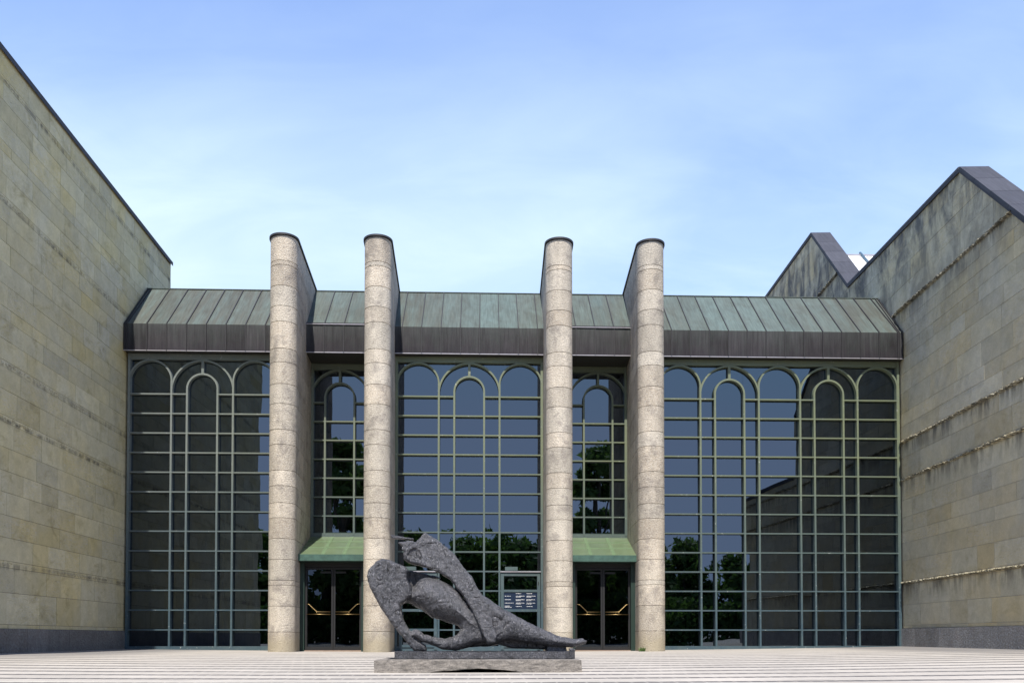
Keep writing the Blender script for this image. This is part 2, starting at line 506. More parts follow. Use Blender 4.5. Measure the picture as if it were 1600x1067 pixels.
def strip(mb, T, u0, u1, z0, z1, out, amp, step=.045, rows=5, top=None, seed=3, dark=(.5, .3, 1), ks=(.35, .6, .9, 1.05, 1.5)):
    """rough-hewn string course"""
    rs = random.Random(seed)
    n = int((u1 - u0) / step)
    base = len(mb.v)
    w1 = 1.
    for i in range(n + 1):
        u = u0 + (u1 - u0) * i / n
        w1 = min(1.25, max(.55, w1 + rs.uniform(-.16, .16)))
        for j in range(rows + 1):
            t = j / rows
            prof = math.sin(math.pi * t) ** .55 if 0 < t < 1 else 0
            o = -.01 + prof * out * w1 + (rs.uniform(-amp, amp) if 0 < t < 1 else 0)
            z = z0 + (z1 - z0) * t + (rs.uniform(-.008, .008) if 0 < j < rows else 0)
            mb.v.append(T(u + rs.uniform(-.01, .01), o, z))
    m = rows + 1
    for i in range(n):
        for j in range(rows):
            k = rs.choice(ks)
            a = base + i * m + j
            mb.f.append((a, a + m, a + m + 1, a + 1)); mb.c.append((dark[0] * k, dark[1], dark[2]))


def fill_courses(marks):
    """insert courses so that none is taller than ~.62 m"""
    out = [marks[0]]
    for m in marks[1:]:
        g_ = m - out[-1]
        k = max(1, round(g_ / (.44 if m > 6.2 else .56)))
        a = out[-1]
        for q in range(1, k + 1): out.append(a + g_ * q / k)
    return out


# left wing -----------------------------------------------------------
XL, XR = -10.218, 12.228
TL = make_T(XL, -1.275, -1)
lw_ = thing('gallery_wing', 'long pale sandstone wing with a level roofline, left of the glass front', 'building', (XL, 20, 0))
OL = (XL, 20, 0)
cl = [.53, .62, 1.29, 1.82, 1.96, 2.45, 2.92, 3.40, 3.85, 4.34, 4.87, 5.01, 5.55, 6.02, 6.16, 6.60, 7.02, 7.28, 7.75, 8.20, 8.64, 9.06, 9.46, 9.60, 10.05, 10.50, 10.72, 11.15, 11.58, 11.96, 12.08, 12.60]
segs = [(-13.1, 12.6, 3.36, 12.6)]
mb = MB(); ashlar(mb, None, TL, -13.1, 3.36, cl, segs, (.65, 1.5), .42, 5)
wl = mb.build('wall', M_left, lw_, OL)
mb = MB()
for z, h in ((1.89, .12), (4.94, .14), (6.09, .14), (9.53, .13), (12.02, .11)):
    strip(mb, TL, -13.1, 3.36, z - h / 2, z + h / 2, .012, .008, .04, 4, seed=int(z * 10), dark=(.82, .8, 1), ks=(.9, 1., 1.06))
mb.build('rough_course', M_left, wl, OL)
mb = MB()
mb.box(-13.09, 3.35, -6, -.012, -.6, 12.59, T=TL)
mb.build('core', M_joint, lw_, OL)
mb = MB()
u = -13.13
while u < 3.3:
    L = min(rnd(.9, 1.6), 3.38 - u)
    mb.box(u + .003, u + L - .003, -.01, .055, -.6, .53, (rnd(.85, 1.1), rnd(0, 1), 0), T=TL); u += L
mb.build('plinth', M_plinth, lw_, OL)
mb = MB()
mb.box(-13.15, 3.42, -6.05, .045, 12.60, 12.655, T=TL)
mb.box(-13.15, 3.42, .046, .052, 12.53, 12.652, T=TL)
mb.build('coping', M_coping, lw_, OL)
# end faces of the wing in ashlar too
for u0, o_ in ((3.36, 1), (-13.1, -1)):
    mb = MB()
    TE = (lambda uu, o, z, U=u0, s_=o_: TL(U + s_ * o, -.02 - uu, z))
    ashlar(mb, None, TE, 0, 5.9, cl, [(0, 12.6, 5.9, 12.6)], (.65, 1.5), .4, 9)
    mb.build('end_wall', M_left, lw_, OL)

# right wing ----------------------------------------------------------
TR = make_T(XR, 3.17, 1)
rw_ = thing('gallery_wing', 'grey sandstone wing with stepped zinc-capped gables and rough ledges, right of the glass front', 'building', (XR, 20, 0))
ORR = (XR, 20, 0)
prof = [(-12.7, 6.35), (-7.15, 6.35), (-7.15, 8.7), (-3.62, 12.17), (3.80, 12.36), (7.40, 15.90), (16., 16.05)]
segs = [(a[0], a[1], b[0], b[1]) for a, b in zip(prof, prof[1:]) if b[0] > a[0]]
cr = fill_courses([.61, .70, 1.285, 1.87, 1.99, 2.576, 3.087, 3.418, 3.83, 4.334, 4.87, 4.99, 5.587, 5.98, 6.10, 6.504, 6.878, 7.476, 8.027, 8.472, 9.2, 9.89, 10.01, 10.6, 11.15, 11.7, 12.3, 12.9, 13.5, 14.1, 14.7, 15.3, 16.1])
mb = MB(); ashlar(mb, None, TR, -12.7, 16., cr, segs, (.7, 1.7), .35, 21)
wr = mb.build('wall', M_right, rw_, ORR)
mb = MB()
for z, h, u0, u1 in ((1.93, .12, -12.7, 16), (4.93, .13, -12.7, 16), (6.04, .13, -12.7, 16), (9.95, .13, -5.85, 16), (13.2, .12, 4.7, 16)):
    strip(mb, TR, u0, u1, z - h / 2 + .02, z + h / 2 - .02, .085, .026, .045, 5, seed=int(z * 10), dark=(.66, .5, 1))
mb.build('rough_ledge', M_right, wr, ORR)
mb = MB()
for (a, za, b, zb) in segs:
    P = [(a, -.6), (b, -.6), (b, zb - .01), (a, za - .01)]
    mb.prism([TR(p[0], -.012, p[1]) for p in P], [TR(p[0], -.64, p[1]) for p in P])
mb.box(-12.6, 15.9, -14, -.64, -.6, 6.2, T=TR)
mb.box(-7.1, 15.9, -14, -.642, 6.2, 8.4, T=TR)
mb.build('core', M_plaster, rw_, ORR)
mb = MB()
u = -12.73
while u < 15.9:
    L = min(rnd(.9, 1.6), 16.03 - u)
    mb.box(u + .003, u + L - .003, -.01, .075, -.6, .60, (rnd(1.35, 1.75), rnd(.3, 1), 0), T=TR); u += L
mb.build('plinth', M_plinth, rw_, ORR)
mb = MB()
TH = .07
lst = list(zip(prof, prof[1:]))
for (a, b) in lst:
    du, dz = b[0] - a[0], b[1] - a[1]
    L = math.hypot(du, dz); nn = max(1, round(L / .95))
    if du == 0: continue
    nu, nz = -dz / L, du / L
    for q in range(nn):
        p0 = (a[0] + du * q / nn, a[1] + dz * q / nn); p1 = (a[0] + du * (q + 1) / nn, a[1] + dz * (q + 1) / nn)
        e0 = .006 * du / L, .006 * dz / L
        P = [(p0[0] + e0[0], p0[1] + e0[1]), (p1[0] - e0[0], p1[1] - e0[1]), (p1[0] - e0[0] + nu * TH, p1[1] - e0[1] + nz * TH), (p0[0] + e0[0] + nu * TH, p0[1] + e0[1] + nz * TH)]
        mb.prism([TR(p[0], .05, p[1]) for p in P], [TR(p[0], -.68, p[1]) for p in P], (rnd(.95, 1.05), rnd(0, 1), 0))
        # drip flashing on the face
        P = [(p0[0], p0[1] - .07), (p1[0], p1[1] - .07), (p1[0], p1[1] + .005), (p0[0], p0[1] + .005)]
        mb.prism([TR(p[0], .046, p[1]) for p in P], [TR(p[0], .012, p[1]) for p in P], (.8, 0, 0))
cp = mb.build('coping', M_coping, rw_, ORR)
# rooftop glazing behind the second gable
mb = MB()
def slope_pt(X, Y): return (X, Y, 14.72 - (30.6 - Y))
S0, S1 = 13.45, 17.5
mb.prism([slope_pt(S0, 30.6), slope_pt(S1, 30.6), slope_pt(S1, 25), slope_pt(S0, 25)], [(S0, 30.6, 14.5), (S1, 30.6, 14.5), (S1, 25, 8.4), (S0, 25, 8.4)])
mb.prism([(S0, 30.6, 14.72), (S1, 30.6, 14.72), (S1, 31.2, 8.4), (S0, 31.2, 8.4)], [(S0, 30.61, 14.3), (S1, 30.61, 14.3), (S1, 31.0, 8.4), (S0, 31.0, 8.4)])
sk = mb.build('skylight', M_skylight, rw_, ORR)
mb = MB()
for X in (14.2, 15.4, 16.6):
    a, b = slope_pt(X, 30.7), slope_pt(X, 25)
    mb.tube([(a[0], a[1], a[2] + .06), (b[0], b[1], b[2] + .06)], .045, 6)
mb.build('glazing_bar', M_bluebar, sk, ORR)
mb = MB()
mb.box(S0, S1, 30.57, 30.68, 14.723, 14.77)
mb.build('ridge_cap', M_trim, sk, ORR)

# ------------------------------------------------------------------ museum front
mu = thing('museum_building', 'glass museum front with arched glazing, green copper eaves and tall granite piers', 'building', (.9, 24, 0))
OM = (.9, 24, 0)
FINS = [(-5.355, 3.0), (-2.86, 2.3), (2.005, -1.5), (4.485, -3.0)]
HW = .355
FJ = [-.4, .485, 1.159, 1.708, 1.834, 2.384, 2.925, 3.468, 3.86, 4.308, 4.716, 5.396, 5.788, 6.47, 6.991, 7.564, 7.929, 8.643, 9.055, 9.596, 10.143, 10.259, 10.93]
lab = ['first pier from the left, lit granite front and shaded right flank', 'second pier from the left, behind the sculpture head', 'third pier from the left, beside the dark info panel', 'rightmost pier, with a weed at its foot']


def fin_T(k):
    xc, a = FINS[k]; s_, c_ = math.sin(R(-a)), math.cos(R(-a))
    # rotate so that the rear swings outward
    return lambda x, y, z: (xc + x * c_ + y * s_, 22.2 - x * s_ + y * c_, z)


def stadium(w, back, inset=0.):
    r = w - inset
    pts = [(r * math.cos(t), r * math.sin(t)) for t in [math.pi + math.pi * i / 28 for i in range(29)]]
    return [(-r, back)] + pts + [(r, back)]


def fin_side(k, sgn, Y):
    xc, a = FINS[k]
    return xc + sgn * HW - math.tan(R(a)) * (Y - 22.2)


for k in range(4):
    T = fin_T(k); rs = random.Random(40 + k)
    mb = MB(); G = .005
    shift = [0, .012, -.02, .03][k]
    for c in range(len(FJ) - 1):
        z0 = FJ[c] + (shift if 0 < c else 0) + G; z1 = FJ[c + 1] + (shift if c < len(FJ) - 2 else 0) - G
        val = (rs.uniform(.86, 1.12), rs.uniform(0, 1), 0)
        b0 = rs.choice([.25, .75, 1.15])
        st = stadium(HW, b0)
        # small arris on each drum
        inn = stadium(HW, b0, .006)
        rings = [[T(x, y, z0) for x, y in inn], [T(x, y, z0 + .006) for x, y in st], [T(x, y, z1 - .006) for x, y in st], [T(x, y, z1) for x, y in inn]]
        i = len(mb.v); nn = len(st)
        for rg in rings: mb.v += rg
        for q in range(3):
            for j in range(nn):
                j2 = (j + 1) % nn
                mb.f.append((i + q * nn + j, i + q * nn + j2, i + (q + 1) * nn + j2, i + (q + 1) * nn + j)); mb.c.append(val)
        mb.f.append(tuple(i + j for j in range(nn))); mb.c.append(val)
        mb.f.append(tuple(i + 3 * nn + j for j in range(nn))); mb.c.append(val)
        y = b0 + .006
        while y < 4.2:
            L = min(rs.choice([.55, .8, 1.1, 1.4]), 4.2 - y)
            v2 = (rs.uniform(.85, 1.1), rs.uniform(0, 1), 0)
            mb.box(-HW, HW, y + .003, y + L - .003, z0, z1, v2, T=T); y += L
    pr = mb.build('pier', M_granite, mu, OM)
    pr['label'] = lab[k]
    mb = MB()
    cst = stadium(HW, 4.17, .014)
    mb.prism([T(x, y, -.4) for x, y in cst], [T(x, y, 10.93) for x, y in cst])
    mb.build('joint_core', M_joint, pr, OM)
    mb = MB()
    cst = stadium(HW, 4.22, -.035)
    mb.prism([T(x, y, 10.935) for x, y in cst], [T(x, y, 10.985) for x, y in cst])
    mb.build('cap', M_seam, pr, OM)

# roof: five bays of standing seam copper -------------------------------
YF, ZB, ZF, YR = 23.65, 8.455, 9.21, 25.32
ZR = ZF + (YR - YF)
left_e = lambda Y: TL((Y - 24), .0, 0)[0]
right_e = lambda Y: TR((Y - 24), .0, 0)[0]
BAYS = [  # (left x(Y), right x(Y), seam offset, narrow)
    (lambda Y: left_e(Y) + .01, lambda Y: fin_side(0, -1, Y)),
    (lambda Y: fin_side(0, 1, Y), lambda Y: fin_side(1, -1, Y)),
    (lambda Y: fin_side(1, 1, Y), lambda Y: fin_side(2, -1, Y)),
    (lambda Y: fin_side(2, 1, Y), lambda Y: fin_side(3, -1, Y)),
    (lambda Y: fin_side(3, 1, Y), lambda Y: right_e(Y) - .03)]
SEAM0 = -.42 + .277
for bi, (xl, xr) in enumerate(BAYS):
    a, b = xl(YF), xr(YF)
    seams = [SEAM0 + .553 * k for k in range(-40, 40) if a + .09 < SEAM0 + .553 * k < b - .09]
    edges = [None] + seams + [None]
    mb = MB(); mf = MB(); ms = MB()
    for i in range(len(edges) - 1):
        e0, e1 = edges[i], edges[i + 1]
        X0 = (lambda Y: xl(Y)) if e0 is None else (lambda Y, e=e0: e)
        X1 = (lambda Y: xr(Y)) if e1 is None else (lambda Y, e=e1: e)
        mid = ((X0(YF) + X1(YF)) / 2)
        pat = math.exp(-((mid - .2) / 1.3) ** 2) + math.exp(-((mid - 7.6) / 2.4) ** 2) * .95
        if bi == 1: pat = .3
        if bi == 3: pat = .35
        col = (rnd(.93, 1.07), min(1, max(0, pat * rnd(.7, 1.1))), 0)
        yo = rnd(-.004, .004)
        zo = .0
        mb.prism([(X0(YF), YF + yo, ZF), (X1(YF), YF + yo, ZF), (X1(YR), YR, ZR + yo), (X0(YR), YR, ZR + yo)],
                 [(X0(YF), YF + yo, ZF - .03), (X1(YF), YF + yo, ZF - .03), (X1(YR), YR, ZR - .04), (X0(YR), YR, ZR - .04)], col)
        ccol = (rnd(.88, 1.12), rnd(0, .9), 0)
        mf.prism([(X0(YF), YF + yo - .002, ZB), (X1(YF), YF + yo - .002, ZB), (X1(YF), YF + yo - .002, ZF - .004), (X0(YF), YF + yo - .002, ZF - .004)],
                 [(X0(YF), YF + .02, ZB), (X1(YF), YF + .02, ZB), (X1(YF), YF + .02, ZF - .004), (X0(YF), YF + .02, ZF - .004)], ccol)
    for e in seams + ([a + .045] if bi == 4 or bi == 0 else []) + ([b - .03, b - .11] if bi == 4 else []):
        w = .011
        if e in seams: top = e
        elif e < 0: top = xl(YR) + .045
        elif bi == 4 and e < 6: top = xl(YR) + .045
        else: top = e + (xr(YR) - xr(YF))
        n_ = .03
        ms.prism([(e - w, YF - n_, ZB + .003), (e + w, YF - n_, ZB + .003), (e + w, YF - n_, ZF + n_ * .4), (e - w, YF - n_, ZF + n_ * .4)],
                 [(e - w, YF - .004, ZB + .003), (e + w, YF - .004, ZB + .003), (e + w, YF + .001, ZF + .0), (e - w, YF + .001, ZF + .0)])
        q = n_ * .7
        ms.prism([(e - w, YF - n_, ZF + n_ * .4), (e + w, YF - n_, ZF + n_ * .4), (top + w, YR - q, ZR + q), (top - w, YR - q, ZR + q)],
                 [(e - w, YF + .002, ZF), (e + w, YF + .002, ZF), (top + w, YR + .002, ZR), (top - w, YR + .002, ZR)])
    # ridge cap
    mb.box(xl(YR) + .005, xr(YR) - .005, YR - .02, YR + .5, ZR + .012, ZR + .034, (1, .4, 0))
    rf = mb.build('eaves_roof', M_patina, mu, OM)
    mf.build('fascia', M_fascia, rf, OM)
    ms.build('standing_seam', M_seam, rf, OM)
    mt = MB()
    mt.box(a + .004, b - .004, YF - .014, YF + .02, ZB - .022, ZB - .002)
    mt.build('drip_edge', M_trim, rf, OM)
    if bi in (1, 3):
        # snow rail along the fold
        mr = MB()
        mr.box(a + .01, b - .01, YF - .03, YF + .06, ZF + .028, ZF + .05)
        mr.build('rail', M_trim, rf, OM)
        mr = MB()
        mr.box(a + .01, b - .01, YF - .034, YF - .006, ZF + .052, ZF + .075)
        mr.build('rail', M_seam, rf, OM)

# soffit and upper wall body
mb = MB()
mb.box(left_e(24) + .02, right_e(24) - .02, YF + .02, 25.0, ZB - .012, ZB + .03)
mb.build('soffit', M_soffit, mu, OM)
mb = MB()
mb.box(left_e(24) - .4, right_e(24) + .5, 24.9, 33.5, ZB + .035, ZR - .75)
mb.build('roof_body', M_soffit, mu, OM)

# glazing ---------------------------------------------------------------
ROW = .56
def arc_ring(mb, cx, cz, r, w, y0, y1, n=28, a0=0., a1=math.pi, x0=-1e9, x1=1e9):
    ro, ri = r + w / 2, r - w / 2
    P = []
    for i in range(n + 1):
        t = a0 + (a1 - a0) * i / n
        P.append(((cx + ro * math.cos(t), cz + ro * math.sin(t)), (cx + ri * math.cos(t), cz + ri * math.sin(t))))
    for (o0, i0), (o1, i1) in zip(P, P[1:]):
        if min(o0[0], i1[0]) < x0 or max(o0[0], i1[0]) > x1: continue
        mb.prism([(o0[0], y0, o0[1]), (o1[0], y0, o1[1]), (i1[0], y0, i1[1]), (i0[0], y0, i0[1])],
                 [(o0[0], y1, o0[1]), (o1[0], y1, o1[1]), (i1[0], y1, i1[1]), (i0[0], y1, i0[1])])


def glazing(xa, xb, pattern, Y, kmin, header, name_label, skip=()):
    """pattern: list of ('A', x0, x1) / ('B', x0, c, x1). frames stand .13 proud of the glass at Y"""
    mb = MB()
    yf, yb = Y - .13, Y + .05
    vert = set()
    zb = ROW * kmin if kmin else -.2
    vw, tw = .054, .037
    bars = []
    for p in pattern:
        if p[0] == 'A':
            _, x0, x1 = p
            r = (x1 - x0) / 2; cz = 8.25 - r
            arc_ring(mb, (x0 + x1) / 2, cz, r, .048, yf + .005, yb - .002)
            bars += [(x0, cz), (x1, cz)]
        else:
            _, x0, c, x1 = p
            r = (x1 - x0) / 2; cz = 8.25 - r
            arc_ring(mb, c, cz, r, .048, yf + .010, yb - .006)
            ri = .43
            arc_ring(mb, c, 7.43, ri, .052, yf + .002, yb - .004)
            bars += [(x0, cz), (x1, cz), (c - ri, 7.43), (c + ri, 7.43)]
            mb.box(c - .035, c + .035, yf + .015, yb - .01, 7.86, 8.25)
    done = {}
    for x, z in bars:
        key = round(x, 2)
        done[key] = (x, max(z, done[key][1])) if key in done else (x, z)
    vx = sorted(v[0] for v in done.values())
    for x, z in done.values():
        mb.box(x - vw / 2, x + vw / 2, yf, yb, zb, z)
    inner = [(p[2] - .43, p[2] + .43) for p in pattern if p[0] == 'B']
    for k in range(kmin, 14):
        z = ROW * k if k else .04
        if k == 13:
            cuts = [xa] + [q for c in inner for q in c] + [xb]
            for q in range(0, len(cuts), 2):
                mb.box(cuts[q], cuts[q + 1], yf + .004, yb - .008, z - tw / 2, z + tw / 2)
        else:
            h = tw if k > (0 if not kmin else kmin) else .11
            mb.box(xa, xb, yf + .004, yb - .008, z - h / 2 - (.04 if h > .1 else 0), z + h / 2)
    # perimeter
    mb.box(xa, xa + .07, yf - .004, yb + .004, zb, header)
    mb.box(xb - .07, xb, yf - .004, yb + .004, zb, header)
    mb.box(xa, xb, yf + .02, yb + .004, 8.27, header)
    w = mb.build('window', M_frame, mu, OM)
    w['label'] = name_label
    # panes, each set at its own slight angle
    gm = MB()
    xs_ = [xa + .02] + [v for v in vx if xa + .1 < v < xb - .1] + [xb - .02]
    zs = [ROW * k if k else -.1 for k in range(kmin, 13)] + [header - .05]
    for i in range(len(xs_) - 1):
        for j in range(len(zs) - 1):
            if xs_[i + 1] - xs_[i] < .05: continue
            a, b, c = [rnd(-.003, .003) for _ in range(3)]
            gm.poly([(xs_[i], Y + a, zs[j]), (xs_[i + 1], Y + b, zs[j]), (xs_[i + 1], Y + b + c, zs[j + 1]), (xs_[i], Y + a + c, zs[j + 1])])
    gm.build('glass', M_glass, w, OM, fix=False)
    return w


H0 = ZB - .02
YG, YN = 24.0, 24.73
glazing(left_e(24) + .06, fin_side(0, -1, 24) + .02, [('A', -10.125, -8.93), ('B', -8.93, -8.06, -7.19), ('A', -7.19, -5.99)], YG, 0, H0, 'dark leftmost window bay beside the sandstone wing')
glazing(fin_side(0, 1, 24.7) + .01, fin_side(1, -1, 24.7) - .01, [('B', -5.14, -4.285, -3.43)], YN, 6, H0, 'narrow window above the left entrance')
glazing(fin_side(1, 1, 24) + .01, fin_side(2, -1, 24) - .01, [('A', -2.52, -1.32), ('B', -1.32, -.445, .43), ('A', .43, 1.65)], YG, 0, H0, 'central window bay behind the sculpture')
glazing(fin_side(2, 1, 24.7) + .01, fin_side(3, -1, 24.7) - .01, [('B', 2.53, 3.39, 4.25)], YN, 6, H0, 'narrow window above the right entrance')
glazing(fin_side(3, 1, 24) - .02, right_e(24) - .06, [('A', 5.08, 6.28), ('B', 6.28, 7.14, 8.0), ('A', 8.0, 9.22), ('B', 9.22, 10.07, 10.92), ('A', 10.92, 12.11)], YG, 0, H0, 'widest window bay, on the right, reflecting the gabled wing')

# side cheeks between main glazing plane and piers is given by the piers; entrances
for k, (fa, fb, cx) in enumerate(((0, 1, -4.12), (2, 3, 3.26))):
    rs = random.Random(k)
    x0t, x1t = fin_side(fa, 1, 24.6) + .004, fin_side(fb, -1, 24.6) - .004
    x0b, x1b = fin_side(fa, 1, 22.56) + .004, fin_side(fb, -1, 22.56) - .004
    zt, zb = 3.30, 2.585
    mb = MB()
    A = [(x0b, 22.56, zb), (x1b, 22.56, zb), (x1t, 24.6, zt), (x0t, 24.6, zt)]
    mb.prism(A, [(p[0], p[1] + .01, p[2] - .03) for p in A])
    cn = mb.build('entrance_canopy', M_canopy_top, mu, OM)
    cn['label'] = 'sloping green canopy over the %s entrance' % ('left', 'right')[k]
    mb = MB()
    for t in (.36, .68) if k == 0 else (.30, .66):
        xa, xb = x0b + (x1b - x0b) * t, x0t + (x1t - x0t) * t
        mb.prism([(xa - .05, 22.57, zb + .006), (xa + .05, 22.57, zb + .006), (xb + .05, 24.58, zt + .004), (xb - .05, 24.58, zt + .004)],
                 [(xa - .05, 22.57, zb + .001), (xa + .05, 22.57, zb + .001), (xb + .05, 24.58, zt + .001), (xb - .05, 24.58, zt + .001)])
    for t in (.36, .70):
        Yc = 22.56 + 2.04 * t; Zc = zb + (zt - zb) * t
        sl_ = (zt - zb) / 2.04
        xa, xb = fin_side(fa, 1, Yc) + .03, fin_side(fb, -1, Yc) - .03
        mb.prism([(xa, Yc - .05, Zc - .05 * sl_ + .009), (xb, Yc - .05, Zc - .05 * sl_ + .009), (xb, Yc + .05, Zc + .05 * sl_ + .009), (xa, Yc + .05, Zc + .05 * sl_ + .009)],
                 [(xa, Yc - .05, Zc - .05 * sl_ + .001), (xb, Yc - .05, Zc - .05 * sl_ + .001), (xb, Yc + .05, Zc + .05 * sl_ + .001), (xa, Yc + .05, Zc + .05 * sl_ + .001)])
    mb.build('glazing_bar', M_canopy_bar, cn, OM)
    mb = MB()
    mb.box(x0b, x1b, 22.53, 22.60, 2.405, 2.582)
    mb.box(x0b + .01, x1b - .01, 22.525, 22.53, 2.41, 2.425)
    mb.build('canopy_edge', M_canopy_edge, cn, OM)
    # under-canopy lining and entrance surround
    mb = MB()
    x0, x1 = fin_side(fa, 1, 22.9) + .003, fin_side(fb, -1, 22.9) - .003
    mb.box(x0, x1, 22.61, 24.9, 2.39, 2.42)
    mb.box(x0 - .06, x1 + .06, 24.72, 24.80, 2.42, 3.45)
    mb.box(x0, x0 + .12, 22.86, 23.1, -.2, 2.385)
    mb.box(x1 - .12, x1, 22.86, 23.1, -.2, 2.385)
    mb.build('door_surround', M_door_green, mu, OM)
    mb = MB()
    mb.box(x0 + .122, x1 - .122, 22.90, 23.05, 2.27, 2.385)
    mb.build('door_header', M_black, mu, OM)
    mb = MB()
    mb.box(x0 + .122, x1 - .122, 22.88, 23.2, -.045, -.005)
    th = mb.build('threshold', M_wood, mu, OM)
    # vestibule (dark lobby)
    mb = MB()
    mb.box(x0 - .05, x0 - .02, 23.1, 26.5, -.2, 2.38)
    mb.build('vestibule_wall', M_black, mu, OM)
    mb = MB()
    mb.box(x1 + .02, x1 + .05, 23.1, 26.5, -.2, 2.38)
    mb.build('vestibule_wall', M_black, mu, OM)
    xm = (x0 + x1) / 2
    for s_, (xa, xb) in ((-1, (x0 + .13, xm - .005)), (1, (xm + .005, x1 - .13))):
        mb = MB()
        mb.box(xa, xa + .05, 22.93, 22.98, .0, 2.26); mb.box(xb - .05, xb, 22.93, 22.98, .0, 2.26)
        mb.box(xa + .05, xb - .05, 22.93, 22.98, 2.20, 2.26); mb.box(xa + .05, xb - .05, 22.93, 22.98, .0, .09)
        d = mb.build('entrance_door', M_black, mu, OM)
        g2 = MB(); g2.poly([(xa + .05, 22.955, .09), (xb - .05, 22.955, .09), (xb - .05, 22.955, 2.2), (xa + .05, 22.955, 2.2)])
        g2.build('glass', M_glass_dark, d, OM, fix=False)
        h = MB(); yh = 22.86
        o, i_ = (xa + .05, xb - .06) if s_ < 0 else (xb - .05, xa + .06)
        h.tube([(o, yh, .975), (i_, yh, .975)], .012, 8)
        kx = o + (i_ - o) * .42
        h.tube([(i_, yh, 1.045), (kx, yh, 1.045), (o + (i_ - o) * .10, yh, 1.245), (o, yh, 1.255)], .012, 8)
        h.tube([(o + (i_ - o) * .97, yh, .975), (o + (i_ - o) * .97, 22.93, .975)], .008, 6)
        h.tube([(kx, yh, .975), (kx, yh, 1.045)], .008, 6)
        h.tube([(o, yh, .975), (o, 22.93, .975)], .01, 6)
        h.tube([(o, yh, 1.255), (o, 22.93, 1.255)], .01, 6)
        h.build('handle', M_brass, d, OM, smooth=True)
        c = MB(); c.box(min(i_, i_ - s_ * -.28), max(i_, i_ - s_ * -.28), 22.90, 22.929, 2.10, 2.15)
        c.build('door_closer', M_black, d, OM)

# fire doors set in the central bay (left and right column)
for k, (xa, xb) in enumerate(((-2.44, -1.36), (.47, 1.60))):
    mb = MB(); y0, y1 = 23.845, 23.99
    mb.box(xa, xa + .085, y0, y1, .0, 2.19); mb.box(xb - .085, xb, y0, y1, .0, 2.19)
    mb.box(xa + .085, xb - .085, y0 + .003, y1, 2.11, 2.19)
    for z in (.10, .56, 1.12, 1.68): mb.box(xa + .085, xb - .085, y0 + .003, y1, z - .035, z + .035)
    d = mb.build('fire_door', M_frame, mu, OM)
    mb = MB(); mb.box(xa - .02, xb + .02, y0 - .03, y0 + .02, 2.215, 2.24)
    mb.build('rain_strip', M_trim, d, OM)
    mb = MB(); mb.box(xa + .12, xa + .48, y0 - .01, y1 - .03, 2.262, 2.37)
    mb.build('vent_box', M_frame, d, OM)
    mb = MB()
    for z in (.35, 1.9):
        mb = MB(); mb.box(xb - .06, xb - .04, y0 - .016, y0, z - .05, z + .05)
        mb.build('hinge', M_black, d, OM)

# opening-hours panel ---------------------------------------------------
sg = thing('opening_hours_sign', 'navy blue information panel with small white text rows, behind the door glass', 'sign', (1.03, 23.9, 1.15))
OS = (1.03, 23.9, 1.15)
mb = MB(); X0, X1, Z0, Z1 = .556, 1.514, 1.157, 1.643
mb.box(X0, X1, 23.868, 23.90, Z0, Z1)
mb.build('panel', M_sign, sg, OS)
mb = MB(); rs = random.Random(5)
def textline(u0, v, length):
    """a row of illegible small letters, word by word"""
    x = X0 + u0 * (X1 - X0); end = x + length * (X1 - X0); z = Z1 - v * (Z1 - Z0)
    while x < end:
        w = rs.uniform(.004, .010); h = rs.choice([.011, .014, .017])
        mb.box(x, x + w, 23.865, 23.8675, z - .007, z - .007 + h)
        x += w + (.003 if rs.random() < .85 else .010)
for v, L in ((.23, .17), (.44, .17), (.64, .26), (.82, .15), (.89, .20)): textline(.03, v, L)
for u0 in (.36, .68):
    textline(u0, .08, .16)
    for v in (.23, .44, .64): textline(u0, v, .26); textline(u0, v + .055, .14)
    textline(u0, .84, .18)
mb.build('lettering', M_white, sg, OS)

# interior --------------------------------------------------------------
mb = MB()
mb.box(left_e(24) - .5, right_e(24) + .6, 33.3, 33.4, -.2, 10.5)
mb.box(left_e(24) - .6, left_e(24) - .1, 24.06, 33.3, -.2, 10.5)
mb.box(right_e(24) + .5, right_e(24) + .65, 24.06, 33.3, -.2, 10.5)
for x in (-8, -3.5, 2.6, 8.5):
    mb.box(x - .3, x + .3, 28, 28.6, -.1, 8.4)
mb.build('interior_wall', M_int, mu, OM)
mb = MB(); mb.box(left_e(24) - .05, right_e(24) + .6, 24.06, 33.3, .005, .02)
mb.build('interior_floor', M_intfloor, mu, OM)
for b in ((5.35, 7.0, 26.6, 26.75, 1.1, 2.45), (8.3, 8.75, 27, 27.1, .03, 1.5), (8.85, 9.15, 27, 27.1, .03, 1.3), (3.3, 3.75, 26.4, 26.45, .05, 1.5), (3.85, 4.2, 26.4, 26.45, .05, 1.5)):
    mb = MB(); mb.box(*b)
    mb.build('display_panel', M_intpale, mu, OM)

# ------------------------------------------------------------------ sculpture
CAM = np.array([0, 0, .35]); F = 1300.
_p, _y = R(1.4), R(1.895)
_fw = np.array([math.sin(_y) * math.cos(_p), math.cos(_y) * math.cos(_p), math.sin(_p)])
_rt = np.array([math.cos(_y), -math.sin(_y), 0]); _up = np.cross(_rt, _fw)
_cy = 533.5 + 461.5 - F * math.tan(_p)


def PX(u, v, Y=11.85):
    """outline sheet coordinates -> x, z in the sculpture's own upright plane"""
    px, py = 560 + u / 4.1526, 810 + v / 4.1526
    r = _fw + _rt * (px - 800) / F + _up * (_cy - py) / F
    q = CAM + r * (Y / r[1])
    return float(q[0]), float(q[2])


def PP(l, Y=11.85): return np.array([PX(u, v, Y) for u, v in l])


